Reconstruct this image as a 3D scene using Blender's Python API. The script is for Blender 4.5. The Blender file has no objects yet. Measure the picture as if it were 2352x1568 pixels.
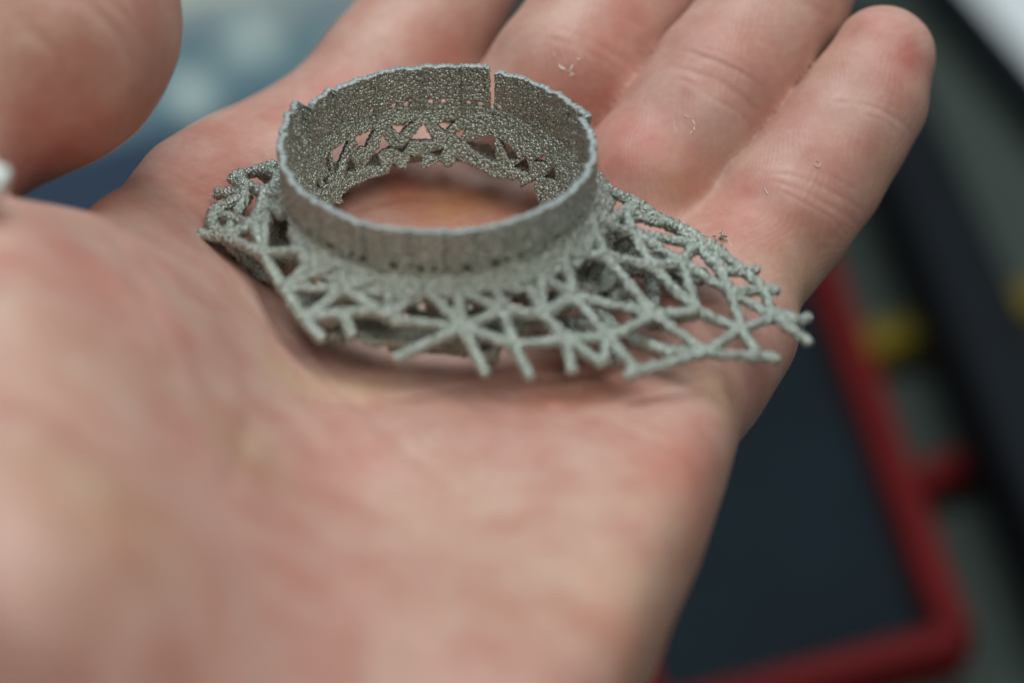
import bpy, math, random
import numpy as np
from mathutils import Vector
from mathutils.bvhtree import BVHTree

random.seed(7)
rng = np.random.default_rng(11)
MM = 0.001
scene = bpy.context.scene
col = scene.collection

# ------------------------------------------------------------------ camera
# All modelling is done in millimetres about the middle of the ring's foot; photo pixels
# are those of a 2352 x 1568 view of the photograph.
PITCH = math.radians(36.4)
FPX = 6005.0
Z0 = 324.6
CF = np.array([0, math.cos(PITCH), -math.sin(PITCH)])
CR = np.array([1.0, 0, 0])
CU = np.array([0, math.sin(PITCH), math.cos(PITCH)])
_x0 = (1010 - 1176) / FPX * Z0
_y0 = (784 - 430) / FPX * Z0
CAM = -(Z0 * CF + _x0 * CR + _y0 * CU)
cam_data = bpy.data.cameras.new("camera")
cam = bpy.data.objects.new("camera", cam_data)
col.objects.link(cam)
cam.location = Vector(CAM * MM)
cam.rotation_euler = (math.radians(90) - PITCH, 0, 0)
cam_data.sensor_width = 23.5
cam_data.lens = 60.0
cam_data.clip_start = 0.01
cam_data.clip_end = 20.0
cam_data.dof.use_dof = True
cam_data.dof.focus_distance = (Z0 + 11.0) * MM
cam_data.dof.aperture_fstop = 5.0
cam_data.dof.aperture_blades = 7
scene.camera = cam

# ------------------------------------------------------------------ light
world = bpy.data.worlds.new("World")
scene.world = world
world.use_nodes = True
wn = world.node_tree.nodes
wn["Background"].inputs[0].default_value = (0.62, 0.72, 0.75, 1)
wn["Background"].inputs[1].default_value = 0.17
scene.view_settings.view_transform = 'Standard'
scene.view_settings.look = 'None'
scene.view_settings.exposure = 0.0
scene.view_settings.gamma = 1.0

def area(name, loc, target, size, power, color):
    L = bpy.data.lights.new(name, 'AREA')
    L.shape = 'RECTANGLE'
    L.size, L.size_y = size
    L.energy = power
    L.color = color
    o = bpy.data.objects.new(name, L)
    col.objects.link(o)
    o.location = loc
    o.rotation_euler = (Vector(target) - Vector(loc)).to_track_quat('-Z', 'Y').to_euler()
    return o
area("ceiling_lamp", (-0.18, 0.38, 1.20), (0, 0, 0), (1.1, 0.8), 14.0, (0.83, 0.96, 1.0))
area("front_fill_lamp", (0.30, -0.50, 1.10), (0, 0, 0), (0.9, 0.7), 7.8, (1.0, 0.96, 0.90))  # added fill from the near right, no known lamp there

# ------------------------------------------------------------------ helpers
def ray(u, v):
    return CF + (u - 1176) / FPX * CR - (v - 784) / FPX * CU
def at_z(u, v, z):
    d = ray(u, v)
    return CAM + d * ((z - CAM[2]) / d[2])
def sd(p):                       # pixel of the 2500-wide photograph -> 2352-wide view
    return (p[0] * 0.9408, p[1] * 0.9408)

def hash3(ix, iy, iz, seed):
    h = (ix.astype(np.int64) * 374761393 + iy.astype(np.int64) * 668265263 + iz.astype(np.int64) * 2147483647 + seed * 974634777) & 0xffffffff
    h = ((h ^ (h >> 13)) * 1274126177) & 0xffffffff
    h = (h ^ (h >> 16)) & 0xffffffff
    return h.astype(np.float64) / 4294967295.0
def vnoise(P, scale, seed=0):    # value noise in -1..1
    Q = P / scale
    I = np.floor(Q).astype(np.int64)
    f = Q - I
    f = f * f * (3 - 2 * f)
    r = 0
    for dx in (0, 1):
        wx = f[:, 0] if dx else 1 - f[:, 0]
        for dy in (0, 1):
            wy = f[:, 1] if dy else 1 - f[:, 1]
            for dz in (0, 1):
                wz = f[:, 2] if dz else 1 - f[:, 2]
                r = r + wx * wy * wz * hash3(I[:, 0] + dx, I[:, 1] + dy, I[:, 2] + dz, seed)
    return r * 2 - 1

def mesh_from(name, V, F, smooth=True):
    me = bpy.data.meshes.new(name)
    V = np.asarray(V, dtype=np.float32) * MM
    F = np.asarray(F, dtype=np.int32)
    n, k = F.shape
    me.vertices.add(len(V)); me.vertices.foreach_set('co', V.ravel())
    me.loops.add(n * k); me.loops.foreach_set('vertex_index', F.ravel())
    me.polygons.add(n)
    me.polygons.foreach_set('loop_start', np.arange(0, n * k, k, dtype=np.int32))
    me.polygons.foreach_set('loop_total', np.full(n, k, dtype=np.int32))
    me.polygons.foreach_set('use_smooth', np.full(n, smooth, dtype=bool))
    me.update(calc_edges=True)
    me.validate()
    return me
def normals_of(V, F):
    A = V[F[:, 1]] - V[F[:, 0]]; B = V[F[:, 2]] - V[F[:, 0]]
    if F.shape[1] == 4:
        A = V[F[:, 2]] - V[F[:, 0]]; B = V[F[:, 3]] - V[F[:, 1]]
    N = np.cross(A, B)
    out = np.zeros_like(V)
    for k in range(F.shape[1]):
        for c in range(3):
            out[:, c] += np.bincount(F[:, k], N[:, c], len(V))
    return out / (np.linalg.norm(out, axis=1, keepdims=True) + 1e-12)
def link(name, me, mat, parent=None):
    o = bpy.data.objects.new(name, me)
    col.objects.link(o)
    if mat: me.materials.append(mat)
    if parent: o.parent = parent
    return o
def tag(o, label=None, cat=None, group=None, kind=None):
    if label: o['label'] = label
    if cat: o['category'] = cat
    if group: o['group'] = group
    if kind: o['kind'] = kind
    return o
def empty(name, loc=(0, 0, 0)):
    o = bpy.data.objects.new(name, None)
    o.location = Vector(loc) * MM
    o.empty_display_size = 0.005
    col.objects.link(o)
    return o

# ------------------------------------------------------------------ materials
def new_mat(name):
    m = bpy.data.materials.new(name)
    m.use_nodes = True
    nt = m.node_tree
    return m, nt, nt.nodes['Principled BSDF']
def N(nt, t, **kw):
    n = nt.nodes.new(t)
    for k, v in kw.items():
        if k in n.inputs.keys(): n.inputs[k].default_value = v
        else: setattr(n, k, v)
    return n

def metal_mat():
    m, nt, b = new_mat("sintered_titanium")
    L = nt.links.new
    tc = N(nt, 'ShaderNodeTexCoord')
    n1 = N(nt, 'ShaderNodeTexNoise', Scale=5200.0, Detail=3.0, Roughness=0.6)
    n2 = N(nt, 'ShaderNodeTexNoise', Scale=260.0, Detail=4.0)
    vo = N(nt, 'ShaderNodeTexVoronoi', Scale=3100.0)
    for n in (n1, n2, vo): L(tc.outputs['Object'], n.inputs['Vector'])
    r = N(nt, 'ShaderNodeValToRGB')
    r.color_ramp.elements[0].position = 0.3; r.color_ramp.elements[0].color = (0.47, 0.51, 0.455, 1)
    r.color_ramp.elements[1].position = 0.72; r.color_ramp.elements[1].color = (0.88, 0.96, 0.90, 1)
    mx = N(nt, 'ShaderNodeMix', data_type='RGBA', blend_type='MULTIPLY')
    mx.inputs[0].default_value = 0.35
    r2 = N(nt, 'ShaderNodeValToRGB')
    r2.color_ramp.elements[0].position = 0.35; r2.color_ramp.elements[0].color = (0.86, 0.85, 0.77, 1)
    r2.color_ramp.elements[1].position = 0.65; r2.color_ramp.elements[1].color = (1, 1, 1, 1)
    L(n1.outputs['Fac'], r.inputs[0]); L(n2.outputs['Fac'], r2.inputs[0])
    L(r.outputs[0], mx.inputs[6]); L(r2.outputs[0], mx.inputs[7])
    r3 = N(nt, 'ShaderNodeValToRGB')
    r3.color_ramp.elements[0].position = 0.15; r3.color_ramp.elements[0].color = (1, 1, 1, 1)
    r3.color_ramp.elements[1].position = 0.75; r3.color_ramp.elements[1].color = (0.42, 0.415, 0.38, 1)
    mg = N(nt, 'ShaderNodeMix', data_type='RGBA', blend_type='MULTIPLY'); mg.inputs[0].default_value = 0.9
    L(vo.outputs['Distance'], r3.inputs[0]); L(mx.outputs[2], mg.inputs[6]); L(r3.outputs[0], mg.inputs[7])
    L(mg.outputs[2], b.inputs['Base Color'])
    b.inputs['Metallic'].default_value = 0.7
    b.inputs['Roughness'].default_value = 0.33
    bu = N(nt, 'ShaderNodeBump', Strength=1.0, Distance=0.00024); bu.invert = True
    L(vo.outputs['Distance'], bu.inputs['Height'])
    bu2 = N(nt, 'ShaderNodeBump', Strength=0.8, Distance=0.0001)
    L(n1.outputs['Fac'], bu2.inputs['Height']); L(bu.outputs[0], bu2.inputs['Normal'])
    L(bu2.outputs[0], b.inputs['Normal'])
    return m
METAL = metal_mat()

def skin_mat():
    m, nt, b = new_mat("palm_skin")
    L = nt.links.new
    tc = N(nt, 'ShaderNodeTexCoord')
    at = N(nt, 'ShaderNodeAttribute', attribute_name="tone")
    n1 = N(nt, 'ShaderNodeTexNoise', Scale=130.0, Detail=4.0, Roughness=0.6)
    n2 = N(nt, 'ShaderNodeTexNoise', Scale=900.0, Detail=4.0, Roughness=0.7)
    nw = N(nt, 'ShaderNodeTexNoise', Scale=45.0, Detail=2.0)
    for n in (n1, n2, nw): L(tc.outputs['Object'], n.inputs['Vector'])
    r1 = N(nt, 'ShaderNodeValToRGB')
    r1.color_ramp.elements[0].position = 0.36; r1.color_ramp.elements[0].color = (0.90, 0.74, 0.70, 1)
    r1.color_ramp.elements[1].position = 0.64; r1.color_ramp.elements[1].color = (1.0, 1.0, 0.97, 1)
    L(n1.outputs['Fac'], r1.inputs[0])
    r2 = N(nt, 'ShaderNodeValToRGB')
    r2.color_ramp.elements[0].position = 0.3; r2.color_ramp.elements[0].color = (0.88, 0.82, 0.80, 1)
    r2.color_ramp.elements[1].position = 0.7; r2.color_ramp.elements[1].color = (1, 1, 1, 1)
    L(n2.outputs['Fac'], r2.inputs[0])
    m1 = N(nt, 'ShaderNodeMix', data_type='RGBA', blend_type='MULTIPLY'); m1.inputs[0].default_value = 1
    m2 = N(nt, 'ShaderNodeMix', data_type='RGBA', blend_type='MULTIPLY'); m2.inputs[0].default_value = 0.8
    L(at.outputs['Color'], m1.inputs[6]); L(r1.outputs[0], m1.inputs[7])
    L(m1.outputs[2], m2.inputs[6]); L(r2.outputs[0], m2.inputs[7])
    L(m2.outputs[2], b.inputs['Base Color'])
    b.inputs['Subsurface Weight'].default_value = 0.3
    b.inputs['Subsurface Radius'].default_value = (1.0, 0.33, 0.18)
    b.inputs['Subsurface Scale'].default_value = 0.0012
    b.inputs['Roughness'].default_value = 0.48
    b.inputs['Specular IOR Level'].default_value = 0.45
    # fingerprint ridges: a distorted fine wave, and finer pores
    mp = N(nt, 'ShaderNodeMapping'); mp.inputs['Rotation'].default_value = (0.3, 0.5, 0.75)
    L(tc.outputs['Object'], mp.inputs[0])
    wv = N(nt, 'ShaderNodeTexWave', Scale=620.0, Distortion=0.0, bands_direction='X')
    ad = N(nt, 'ShaderNodeVectorMath', operation='MULTIPLY_ADD')
    nw.noise_dimensions = '3D'
    ad.inputs[1].default_value = (0.012, 0.012, 0.012)
    L(nw.outputs['Color'], ad.inputs[0]); L(mp.outputs[0], ad.inputs[2])
    L(ad.outputs[0], wv.inputs['Vector'])
    b1 = N(nt, 'ShaderNodeBump', Strength=0.22, Distance=0.00006)
    L(wv.outputs['Fac'], b1.inputs['Height'])
    b2 = N(nt, 'ShaderNodeBump', Strength=0.35, Distance=0.00008)
    L(n2.outputs['Fac'], b2.inputs['Height']); L(b1.outputs[0], b2.inputs['Normal'])
    L(b2.outputs[0], b.inputs['Normal'])
    return m
SKIN = skin_mat()

def plain(name, c, rough=0.5, metal=0.0, var=0.15, scale=60.0, spec=0.5):
    m, nt, b = new_mat(name)
    L = nt.links.new
    tc = N(nt, 'ShaderNodeTexCoord')
    n = N(nt, 'ShaderNodeTexNoise', Scale=scale, Detail=4.0)
    L(tc.outputs['Object'], n.inputs['Vector'])
    r = N(nt, 'ShaderNodeValToRGB')
    r.color_ramp.elements[0].position = 0.3; r.color_ramp.elements[0].color = tuple(x * (1 - var) for x in c) + (1,)
    r.color_ramp.elements[1].position = 0.7; r.color_ramp.elements[1].color = tuple(min(1, x * (1 + var)) for x in c) + (1,)
    L(n.outputs['Fac'], r.inputs[0]); L(r.outputs[0], b.inputs['Base Color'])
    b.inputs['Roughness'].default_value = rough
    b.inputs['Metallic'].default_value = metal
    b.inputs['Specular IOR Level'].default_value = spec
    return m

# ------------------------------------------------------------------ the hand
def height_points():
    D = [  # u, v, z : skin heights of the cupped palm
        (1000, 460, -13), (1050, 640, -13.5), (850, 560, -12.5), (1200, 400, -13), (1300, 860, -14), (1080, 870, -13.5), (900, 870, -12.5),
        (1600, 880, -12), (1700, 800, -13), (1500, 620, -13), (1400, 470, -13), (1200, 740, -14), (1580, 700, -14),
        (700, 300, -6.5), (600, 300, -6), (500, 350, -5.5), (350, 420, -4), (900, 330, -10), (700, 420, -10),
        (400, 480, -2.5), (470, 545, -6.5), (600, 470, -10), (640, 640, -13), (560, 640, -7.5),
        (660, 800, -10), (740, 820, -13), (760, 930, -8), (900, 990, -7),
        (20, 480, 22), (130, 500, 17), (230, 500, 7), (300, 520, 2), (180, 620, 18), (60, 700, 25), (100, 1000, 27),
        (330, 620, 8), (420, 640, 3), (400, 800, 11), (500, 780, 4), (560, 850, 0), (300, 1200, 24), (480, 1150, 12),
        (600, 1050, 1), (640, 950, -3), (0, 1400, 27), (600, 1400, 10), (-200, 900, 24), (-200, 600, 18), (-200, 1500, 22),
        (800, 1150, -5), (1000, 1300, -3), (1200, 1050, -7.5), (1500, 1050, -8), (1400, 1400, -5), (1100, 1500, -1),
        (1350, 980, -8.5), (1100, 1000, -8), (1600, 980, -9), (1550, 1200, -6), (1620, 1060, -8.5), (1500, 1400, -4.5), (900, 1600, 1), (1450, 1650, -6),
        (1200, 2000, -6), (600, 2000, 0), (0, 2000, 8), (1000, 2600, -10), (0, 2600, -8),
    ]
    P = np.array([at_z(u, v, z) for u, v, z in D])
    extra = np.array([[-60, 30, -14], [-30, 45, -12], [60, 30, -20], [20, 45, -14], [70, -60, -22], [-90, 0, -12.]])
    return np.vstack([P, extra])

def tps_fit(P, z, lam=0.4):
    d = np.linalg.norm(P[:, None] - P[None], axis=2)
    K = np.where(d > 0, d * d * np.log(d + 1e-9), 0) + lam * np.eye(len(P)) * 10
    A = np.zeros((len(P) + 3,) * 2)
    A[:-3, :-3] = K
    Q = np.hstack([np.ones((len(P), 1)), P])
    A[:-3, -3:] = Q; A[-3:, :-3] = Q.T
    return np.linalg.solve(A, np.concatenate([z, np.zeros(3)]))
def tps_eval(w, P, X):
    out = w[-3] + X @ w[-2:]
    for i, p in enumerate(P):
        d2 = ((X - p) ** 2).sum(1)
        out += w[i] * 0.5 * d2 * np.log(d2 + 1e-9)
    return out

def poly_sdist(poly, X):
    n = len(poly)
    best = np.full(len(X), 1e9); inside = np.zeros(len(X), bool)
    for i in range(n):
        a, b = poly[i], poly[(i + 1) % n]
        ab = b - a
        t = np.clip(((X - a) @ ab) / (ab @ ab), 0, 1)
        d = np.linalg.norm(X - a - t[:, None] * ab, axis=1)
        best = np.minimum(best, d)
        c = ((a[1] > X[:, 1]) != (b[1] > X[:, 1]))
        xi = (b[0] - a[0]) * (X[:, 1] - a[1]) / (b[1] - a[1] + 1e-12) + a[0]
        inside ^= c & (X[:, 0] < xi)
    return np.where(inside, -best, best)

def smin(a, b, k):
    h = np.maximum(k - np.abs(a - b), 0) / k
    return np.minimum(a, b) - h * h * k * 0.25
def smax(a, b, k): return -smin(-a, -b, k)

FINGERS = {   # u, v, height of the bone line (mm), radius (mm)
    'little': [(1555, 850, -22, 9.17), (1640, 720, -21, 9.26), (1750, 560, -18.5, 9.07), (1800, 490, -15.5, 9.36), (1872, 400, -12, 8.97), (1935, 312, -8.5, 8.59), (1985, 235, -5.5, 8.30), (2030, 130, -1.0, 7.04)],
    'ring': [(1340, 640, -24, 9.26), (1400, 540, -20, 9.26), (1490, 405, -13, 9.46), (1590, 272, -7.5, 9.17), (1650, 190, -4.5, 9.46), (1720, 100, -2, 9.07), (1800, 0, 1, 8.88), (1850, -90, 3.5, 8.30), (1920, -200, 6, 7.33)],
    'middle': [(1130, 440, -22, 9.65), (1195, 310, -13.5, 10.23), (1300, 168, -6, 10.04), (1350, 100, -4.5, 10.23), (1430, 10, -2.5, 9.84), (1520, -110, 1, 9.46), (1600, -240, 4, 8.88), (1680, -350, 7, 7.72)],
    'index': [(660, 500, -22, 9.65), (740, 355, -17, 9.84), (880, 180, -11.5, 9.84), (1000, 20, -7, 9.65), (1090, -110, -4, 9.26), (1190, -240, 0, 8.88), (1290, -360, 4, 7.72)],
}
THUMB = [(-420, 760, -45, 18), (-330, 430, -20, 16.0), (-200, 250, -6, 14.4), (68, 104, -5, 14.6), (105, 40, -5, 14.8), (125, -260, -5, 13.2)]
def thumb_points():
    out = []
    for u, v, d, r in THUMB:
        out.append((CAM + ray(u, v) * (Z0 + d), r))
    return out

def rcone(X, Y, Z, a, b, ra, rb):
    out = np.full((X.shape[0], Y.shape[1], Z.shape[2]), 12.0, np.float32)
    m_ = max(ra, rb) + 12
    sl = []
    for A_, k in ((X.ravel(), 0), (Y.ravel(), 1), (Z.ravel(), 2)):
        i0 = np.searchsorted(A_, min(a[k], b[k]) - m_); i1 = np.searchsorted(A_, max(a[k], b[k]) + m_)
        sl.append(slice(int(i0), int(i1)))
    if all(q.stop > q.start for q in sl):
        out[tuple(sl)] = np.minimum(rcone0(X[sl[0]], Y[:, sl[1]], Z[:, :, sl[2]], a, b, ra, rb), 12)
    return out
def rcone0(X, Y, Z, a, b, ra, rb):
    ab = b - a; L2 = ab @ ab
    px, py, pz = X - a[0], Y - a[1], Z - a[2]
    t = np.clip((px * ab[0] + py * ab[1] + pz * ab[2]) / L2, 0, 1)
    dx = px - t * ab[0]; dy = py - t * ab[1]; dz = pz - t * ab[2]
    t2 = t * t * (3 - 2 * t)
    return np.sqrt(dx * dx + dy * dy + dz * dz) - (ra + (rb - ra) * t2)

def surface_nets(F, origin, h):
    s = F < 0
    nx, ny, nz = F.shape
    c = s[:-1, :-1, :-1].astype(np.int8)
    tot = np.zeros((nx - 1, ny - 1, nz - 1), np.int8)
    for dx in (0, 1):
        for dy in (0, 1):
            for dz in (0, 1):
                tot += s[dx:nx - 1 + dx, dy:ny - 1 + dy, dz:nz - 1 + dz]
    act = (tot > 0) & (tot < 8)
    I = np.argwhere(act)
    idx = np.full(act.shape, -1, np.int64)
    idx[act] = np.arange(len(I))
    acc = np.zeros((len(I), 3)); cnt = np.zeros(len(I))
    corners = [(0, 0, 0), (1, 0, 0), (0, 1, 0), (1, 1, 0), (0, 0, 1), (1, 0, 1), (0, 1, 1), (1, 1, 1)]
    for i in range(8):
        for j in range(i + 1, 8):
            a, b = np.array(corners[i]), np.array(corners[j])
            if np.abs(a - b).sum() != 1: continue
            fa = F[I[:, 0] + a[0], I[:, 1] + a[1], I[:, 2] + a[2]]
            fb = F[I[:, 0] + b[0], I[:, 1] + b[1], I[:, 2] + b[2]]
            cr = (fa < 0) != (fb < 0)
            t = np.where(cr, fa / (fa - fb + 1e-20), 0)
            acc[cr] += (a + t[:, None] * (b - a))[cr]; cnt[cr] += 1
    V = origin + (I + acc / cnt[:, None]) * h
    quads = []
    for ax in range(3):
        sl0 = [slice(None)] * 3; sl1 = [slice(None)] * 3
        sl0[ax] = slice(0, -1); sl1[ax] = slice(1, None)
        s0, s1 = s[tuple(sl0)], s[tuple(sl1)]
        E = np.argwhere(s0 != s1)
        o1, o2 = [(1, 2), (2, 0), (0, 1)][ax]
        ok = (E[:, o1] > 0) & (E[:, o2] > 0) & (E[:, o1] < F.shape[o1] - 1) & (E[:, o2] < F.shape[o2] - 1)
        E = E[ok]
        def cell(d1, d2):
            C = E.copy(); C[:, o1] -= d1; C[:, o2] -= d2
            return idx[C[:, 0], C[:, 1], C[:, 2]]
        q = np.stack([cell(1, 1), cell(0, 1), cell(0, 0), cell(1, 0)], 1)
        flip = ~s0[E[:, 0], E[:, 1], E[:, 2]]
        q[flip] = q[flip][:, ::-1]
        quads.append(q)
    Q = np.vstack(quads)
    Q = Q[(Q >= 0).all(1)]
    return V, Q

def build_hand():
    HP = height_points()
    w = tps_fit(HP[:, :2], HP[:, 2])
    h = 0.64
    lo = np.array([-100., -165., -58.]); hi = np.array([92., 88., 42.])
    xs = np.arange(lo[0], hi[0], h); ys = np.arange(lo[1], hi[1], h); zs = np.arange(lo[2], hi[2], h)
    XY = np.stack(np.meshgrid(xs, ys, indexing='ij'), -1).reshape(-1, 2)
    Hh = np.clip(tps_eval(w, HP[:, :2], XY), -30, 30)
    right = [(1850, 690, -16), (1785, 800, -15), (1712, 900, -15), (1700, 960, -15), (1672, 1060, -15), (1625, 1200, -15), (1562, 1350, -15), (1476, 1568, -15), (1360, 1850, -18), (1400, 2300, -20)]
    left = [(-260, 440, 8), (-20, 428, 10), (130, 455, 6), (188, 468, -3), (316, 384, -11), (455, 294, -12), (590, 230, -14)]
    poly = [at_z(*p)[:2] for p in right]
    poly += [np.array([30, -190.]), np.array([-60., -190.]), np.array([-115, -110.])]
    poly += [at_z(*p)[:2] for p in left]
    poly += [at_z(*p)[:2] for p in [(850, 200, -18), (1150, 230, -20), (1450, 380, -20), (1700, 560, -20)]]
    O = poly_sdist(np.array(poly), XY)
    sh = (len(xs), len(ys), 1)
    Hh = Hh.reshape(sh).astype(np.float32); O = O.reshape(sh).astype(np.float32)
    Z = zs.reshape(1, 1, -1).astype(np.float32)
    X = xs.reshape(-1, 1, 1).astype(np.float32); Y = ys.reshape(1, -1, 1).astype(np.float32)
    top = (Z - Hh) * 0.78
    bot = (-33 + 0.3 * np.clip(Hh + 12, -5, 40) - Z)
    palm = smax(smax(top, O, 7.5), bot, 16.0)
    cut = -150 - Y + 0 * Z + 0 * X
    palm = smax(palm, cut, 6.0)
    F = palm
    fin = None
    for name, pts in FINGERS.items():
        P = [(at_z(u, v, z), r) for u, v, z, r in pts]
        f = None
        for (a, ra), (b, rb) in zip(P[:-1], P[1:]):
            g = rcone(X, Y, Z, a, b, ra, rb).astype(np.float32)
            f = g if f is None else smin(f, g, 1.5)
        if fin is None: fin = f
        else:
            df = fin - f
            near = (np.maximum(fin, f) < 6)
            g_ = np.where(near, 0.22 * np.exp(-(df / 1.8) ** 2), 0).astype(np.float32)
            fin = smin(fin, f, 0.9) + g_
    F = smin(F, fin, 4.0)
    tp = thumb_points()
    f = None
    for (a, ra), (b, rb) in zip(tp[:-1], tp[1:]):
        g = rcone(X, Y, Z, a, b, ra, rb).astype(np.float32)
        f = g if f is None else smin(f, g, 6)
    F = smin(F, f, 2.0)
    V, Q = surface_nets(F, lo, h)
    # relax the net
    for it in range(9):
        S = np.zeros_like(V); C = np.zeros(len(V))
        for k in range(4):
            a, b = Q[:, k], Q[:, (k + 1) % 4]
            for c in range(3):
                S[:, c] += np.bincount(a, V[b, c], len(V)) + np.bincount(b, V[a, c], len(V))
            C += np.bincount(a, minlength=len(V)) + np.bincount(b, minlength=len(V))
        V = V * 0.4 + 0.6 * S / C[:, None]
    return V, Q

HV, HQ = build_hand()
me = mesh_from("hand", HV, HQ)
bvh = BVHTree.FromPolygons([tuple(v) for v in HV.tolist()], HQ.tolist())
def skin_at(u, v):
    d = Vector(ray(u, v)).normalized()
    hit = bvh.ray_cast(Vector(CAM), d, 2000)
    return (np.array(hit[0]), np.array(hit[1])) if hit[0] else (None, None)

# subdivide once, then press the creases in
tmp = bpy.data.objects.new("tmp", me); col.objects.link(tmp)
sm = tmp.modifiers.new("s", 'SUBSURF'); sm.levels = 1; sm.render_levels = 1
dg = bpy.context.evaluated_depsgraph_get()
me2 = bpy.data.meshes.new_from_object(tmp.evaluated_get(dg))
bpy.data.objects.remove(tmp); me2.name = "hand"
n = len(me2.vertices)
co = np.empty(n * 3, np.float32); me2.vertices.foreach_get('co', co)
V = co.reshape(-1, 3).astype(np.float64) / MM
nr = np.empty(n * 3, np.float32); me2.vertices.foreach_get('normal', nr)
NV = nr.reshape(-1, 3).astype(np.float64)

CREASES = [
    ([(170, -20), (220, 30), (270, 80), (310, 150), (330, 220)], 0.8, 0.9), ([(230, -10), (290, 40), (330, 100)], 0.6, 0.6), ([(60, 60), (120, 120), (150, 200)], 1.0, 0.6),  # points in 2352-wide pixels, half width mm, depth mm
    ([(1900, 238), (1960, 236), (2020, 250), (2075, 285), (2115, 330)], 0.45, 0.40),
    ([(1935, 222), (1995, 226), (2060, 252)], 0.35, 0.25),
    ([(1970, 260), (2030, 278), (2080, 320)], 0.35, 0.2),
    ([(1745, 398), (1810, 400), (1870, 420), (1950, 462), (2010, 515)], 0.4, 0.38),
    ([(1760, 412), (1830, 432), (1890, 465), (1950, 500), (1990, 545)], 0.4, 0.38),
    ([(1770, 425), (1850, 468), (1910, 500), (1960, 560)], 0.35, 0.28),
    ([(1860, 385), (1920, 410), (1990, 450)], 0.35, 0.2),
    ([sd(p) for p in [(1650, 122), (1690, 130), (1760, 155), (1831, 190), (1880, 235)]], 0.5, 0.42),
    ([sd(p) for p in [(1630, 160), (1670, 172), (1746, 194), (1814, 238), (1865, 289)]], 0.5, 0.45),
    ([sd(p) for p in [(1640, 190), (1678, 200), (1729, 235), (1797, 272), (1840, 320)]], 0.4, 0.32),
    ([sd(p) for p in [(1680, 110), (1750, 128), (1820, 160), (1870, 200)]], 0.4, 0.25),
    ([sd(p) for p in [(1330, 62), (1370, 72), (1440, 99), (1525, 146), (1570, 190)]], 0.6, 0.4),
    ([sd(p) for p in [(1320, 90), (1400, 112), (1480, 150), (1530, 190)]], 0.5, 0.3),
    ([sd(p) for p in [(1420, 10), (1500, 30), (1590, 80)]], 0.6, 0.35),
    ([sd(p) for p in [(1940, -5), (1990, 20), (2040, 60)]], 0.5, 0.3),
    ([(595, 242), (650, 238), (720, 238)], 0.7, 0.5),
    ([(540, 250), (600, 262), (660, 270)], 0.6, 0.25),
    ([(430, 412), (480, 415), (540, 428), (600, 440)], 0.6, 0.6),
    ([(330, 440), (400, 452), (470, 452), (540, 440)], 0.6, 0.5),
    ([(280, 478), (360, 470), (440, 480), (500, 500)], 0.5, 0.3),
    ([(350, 500), (420, 505), (480, 530)], 0.4, 0.25),
    ([(520, 560), (590, 650), (640, 740), (700, 830), (780, 900), (860, 960), (950, 1050), (1050, 1130)], 1.1, 1.0),
    ([(650, 700), (700, 780), (760, 860), (830, 930)], 0.7, 0.5),
    ([(590, 930), (560, 1010), (540, 1090), (480, 1180)], 1.6, 0.8),
    ([(240, 520), (300, 620), (370, 760), (420, 900)], 1.8, 0.8),
    ([(1120, 900), (1240, 935), (1380, 960), (1520, 1020), (1640, 1060)], 1.0, 0.6),
    ([(1300, 905), (1450, 925), (1560, 960), (1680, 990)], 0.8, 0.45),
    ([(1000, 850), (1100, 890), (1220, 900), (1400, 890)], 0.9, 0.5),
    ([(1000, 1100), (1100, 1150), (1250, 1170)], 0.8, 0.4),
    ([(960, 430), (1040, 440), (1120, 425)], 0.6, 0.35),
    ([(900, 400), (960, 432), (1040, 470), (1110, 480)], 0.5, 0.35),
]
def crease_curve(px):
    pts = []
    for (a, b) in zip(px[:-1], px[1:]):
        n = max(2, int(math.dist(a, b) / 7))
        for i in range(n):
            t = i / n
            p, _ = skin_at(a[0] + (b[0] - a[0]) * t, a[1] + (b[1] - a[1]) * t)
            if p is not None: pts.append(p)
    return np.array(pts)
disp = np.zeros(n)
for px, wd, dp in CREASES:
    C = crease_curve(px)
    if len(C) < 3: continue
    m = ((V > C.min(0) - 4 * wd - 1) & (V < C.max(0) + 4 * wd + 1)).all(1)
    idx = np.flatnonzero(m)
    d2 = np.full(len(idx), 1e9); par = np.zeros(len(idx))
    for i, c in enumerate(C):
        q = ((V[idx] - c) ** 2).sum(1)
        s = q < d2
        d2[s] = q[s]; par[s] = i / (len(C) - 1)
    fade = np.clip(np.minimum(par, 1 - par) * 6, 0, 1) * (0.75 + 0.25 * vnoise(V[idx], 2.0, 5))
    disp[idx] -= 0.42 * dp * fade * np.exp(-d2 / (wd * wd)) - 0.3 * dp * fade * np.exp(-d2 / (6.5 * wd * wd))
disp += 0.22 * vnoise(V, 8.0, 1) + 0.05 * vnoise(V, 3.0, 2)
V = V + NV * disp[:, None]
me2.vertices.foreach_set('co', (V * MM).astype(np.float32).ravel())
me2.update()
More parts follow.
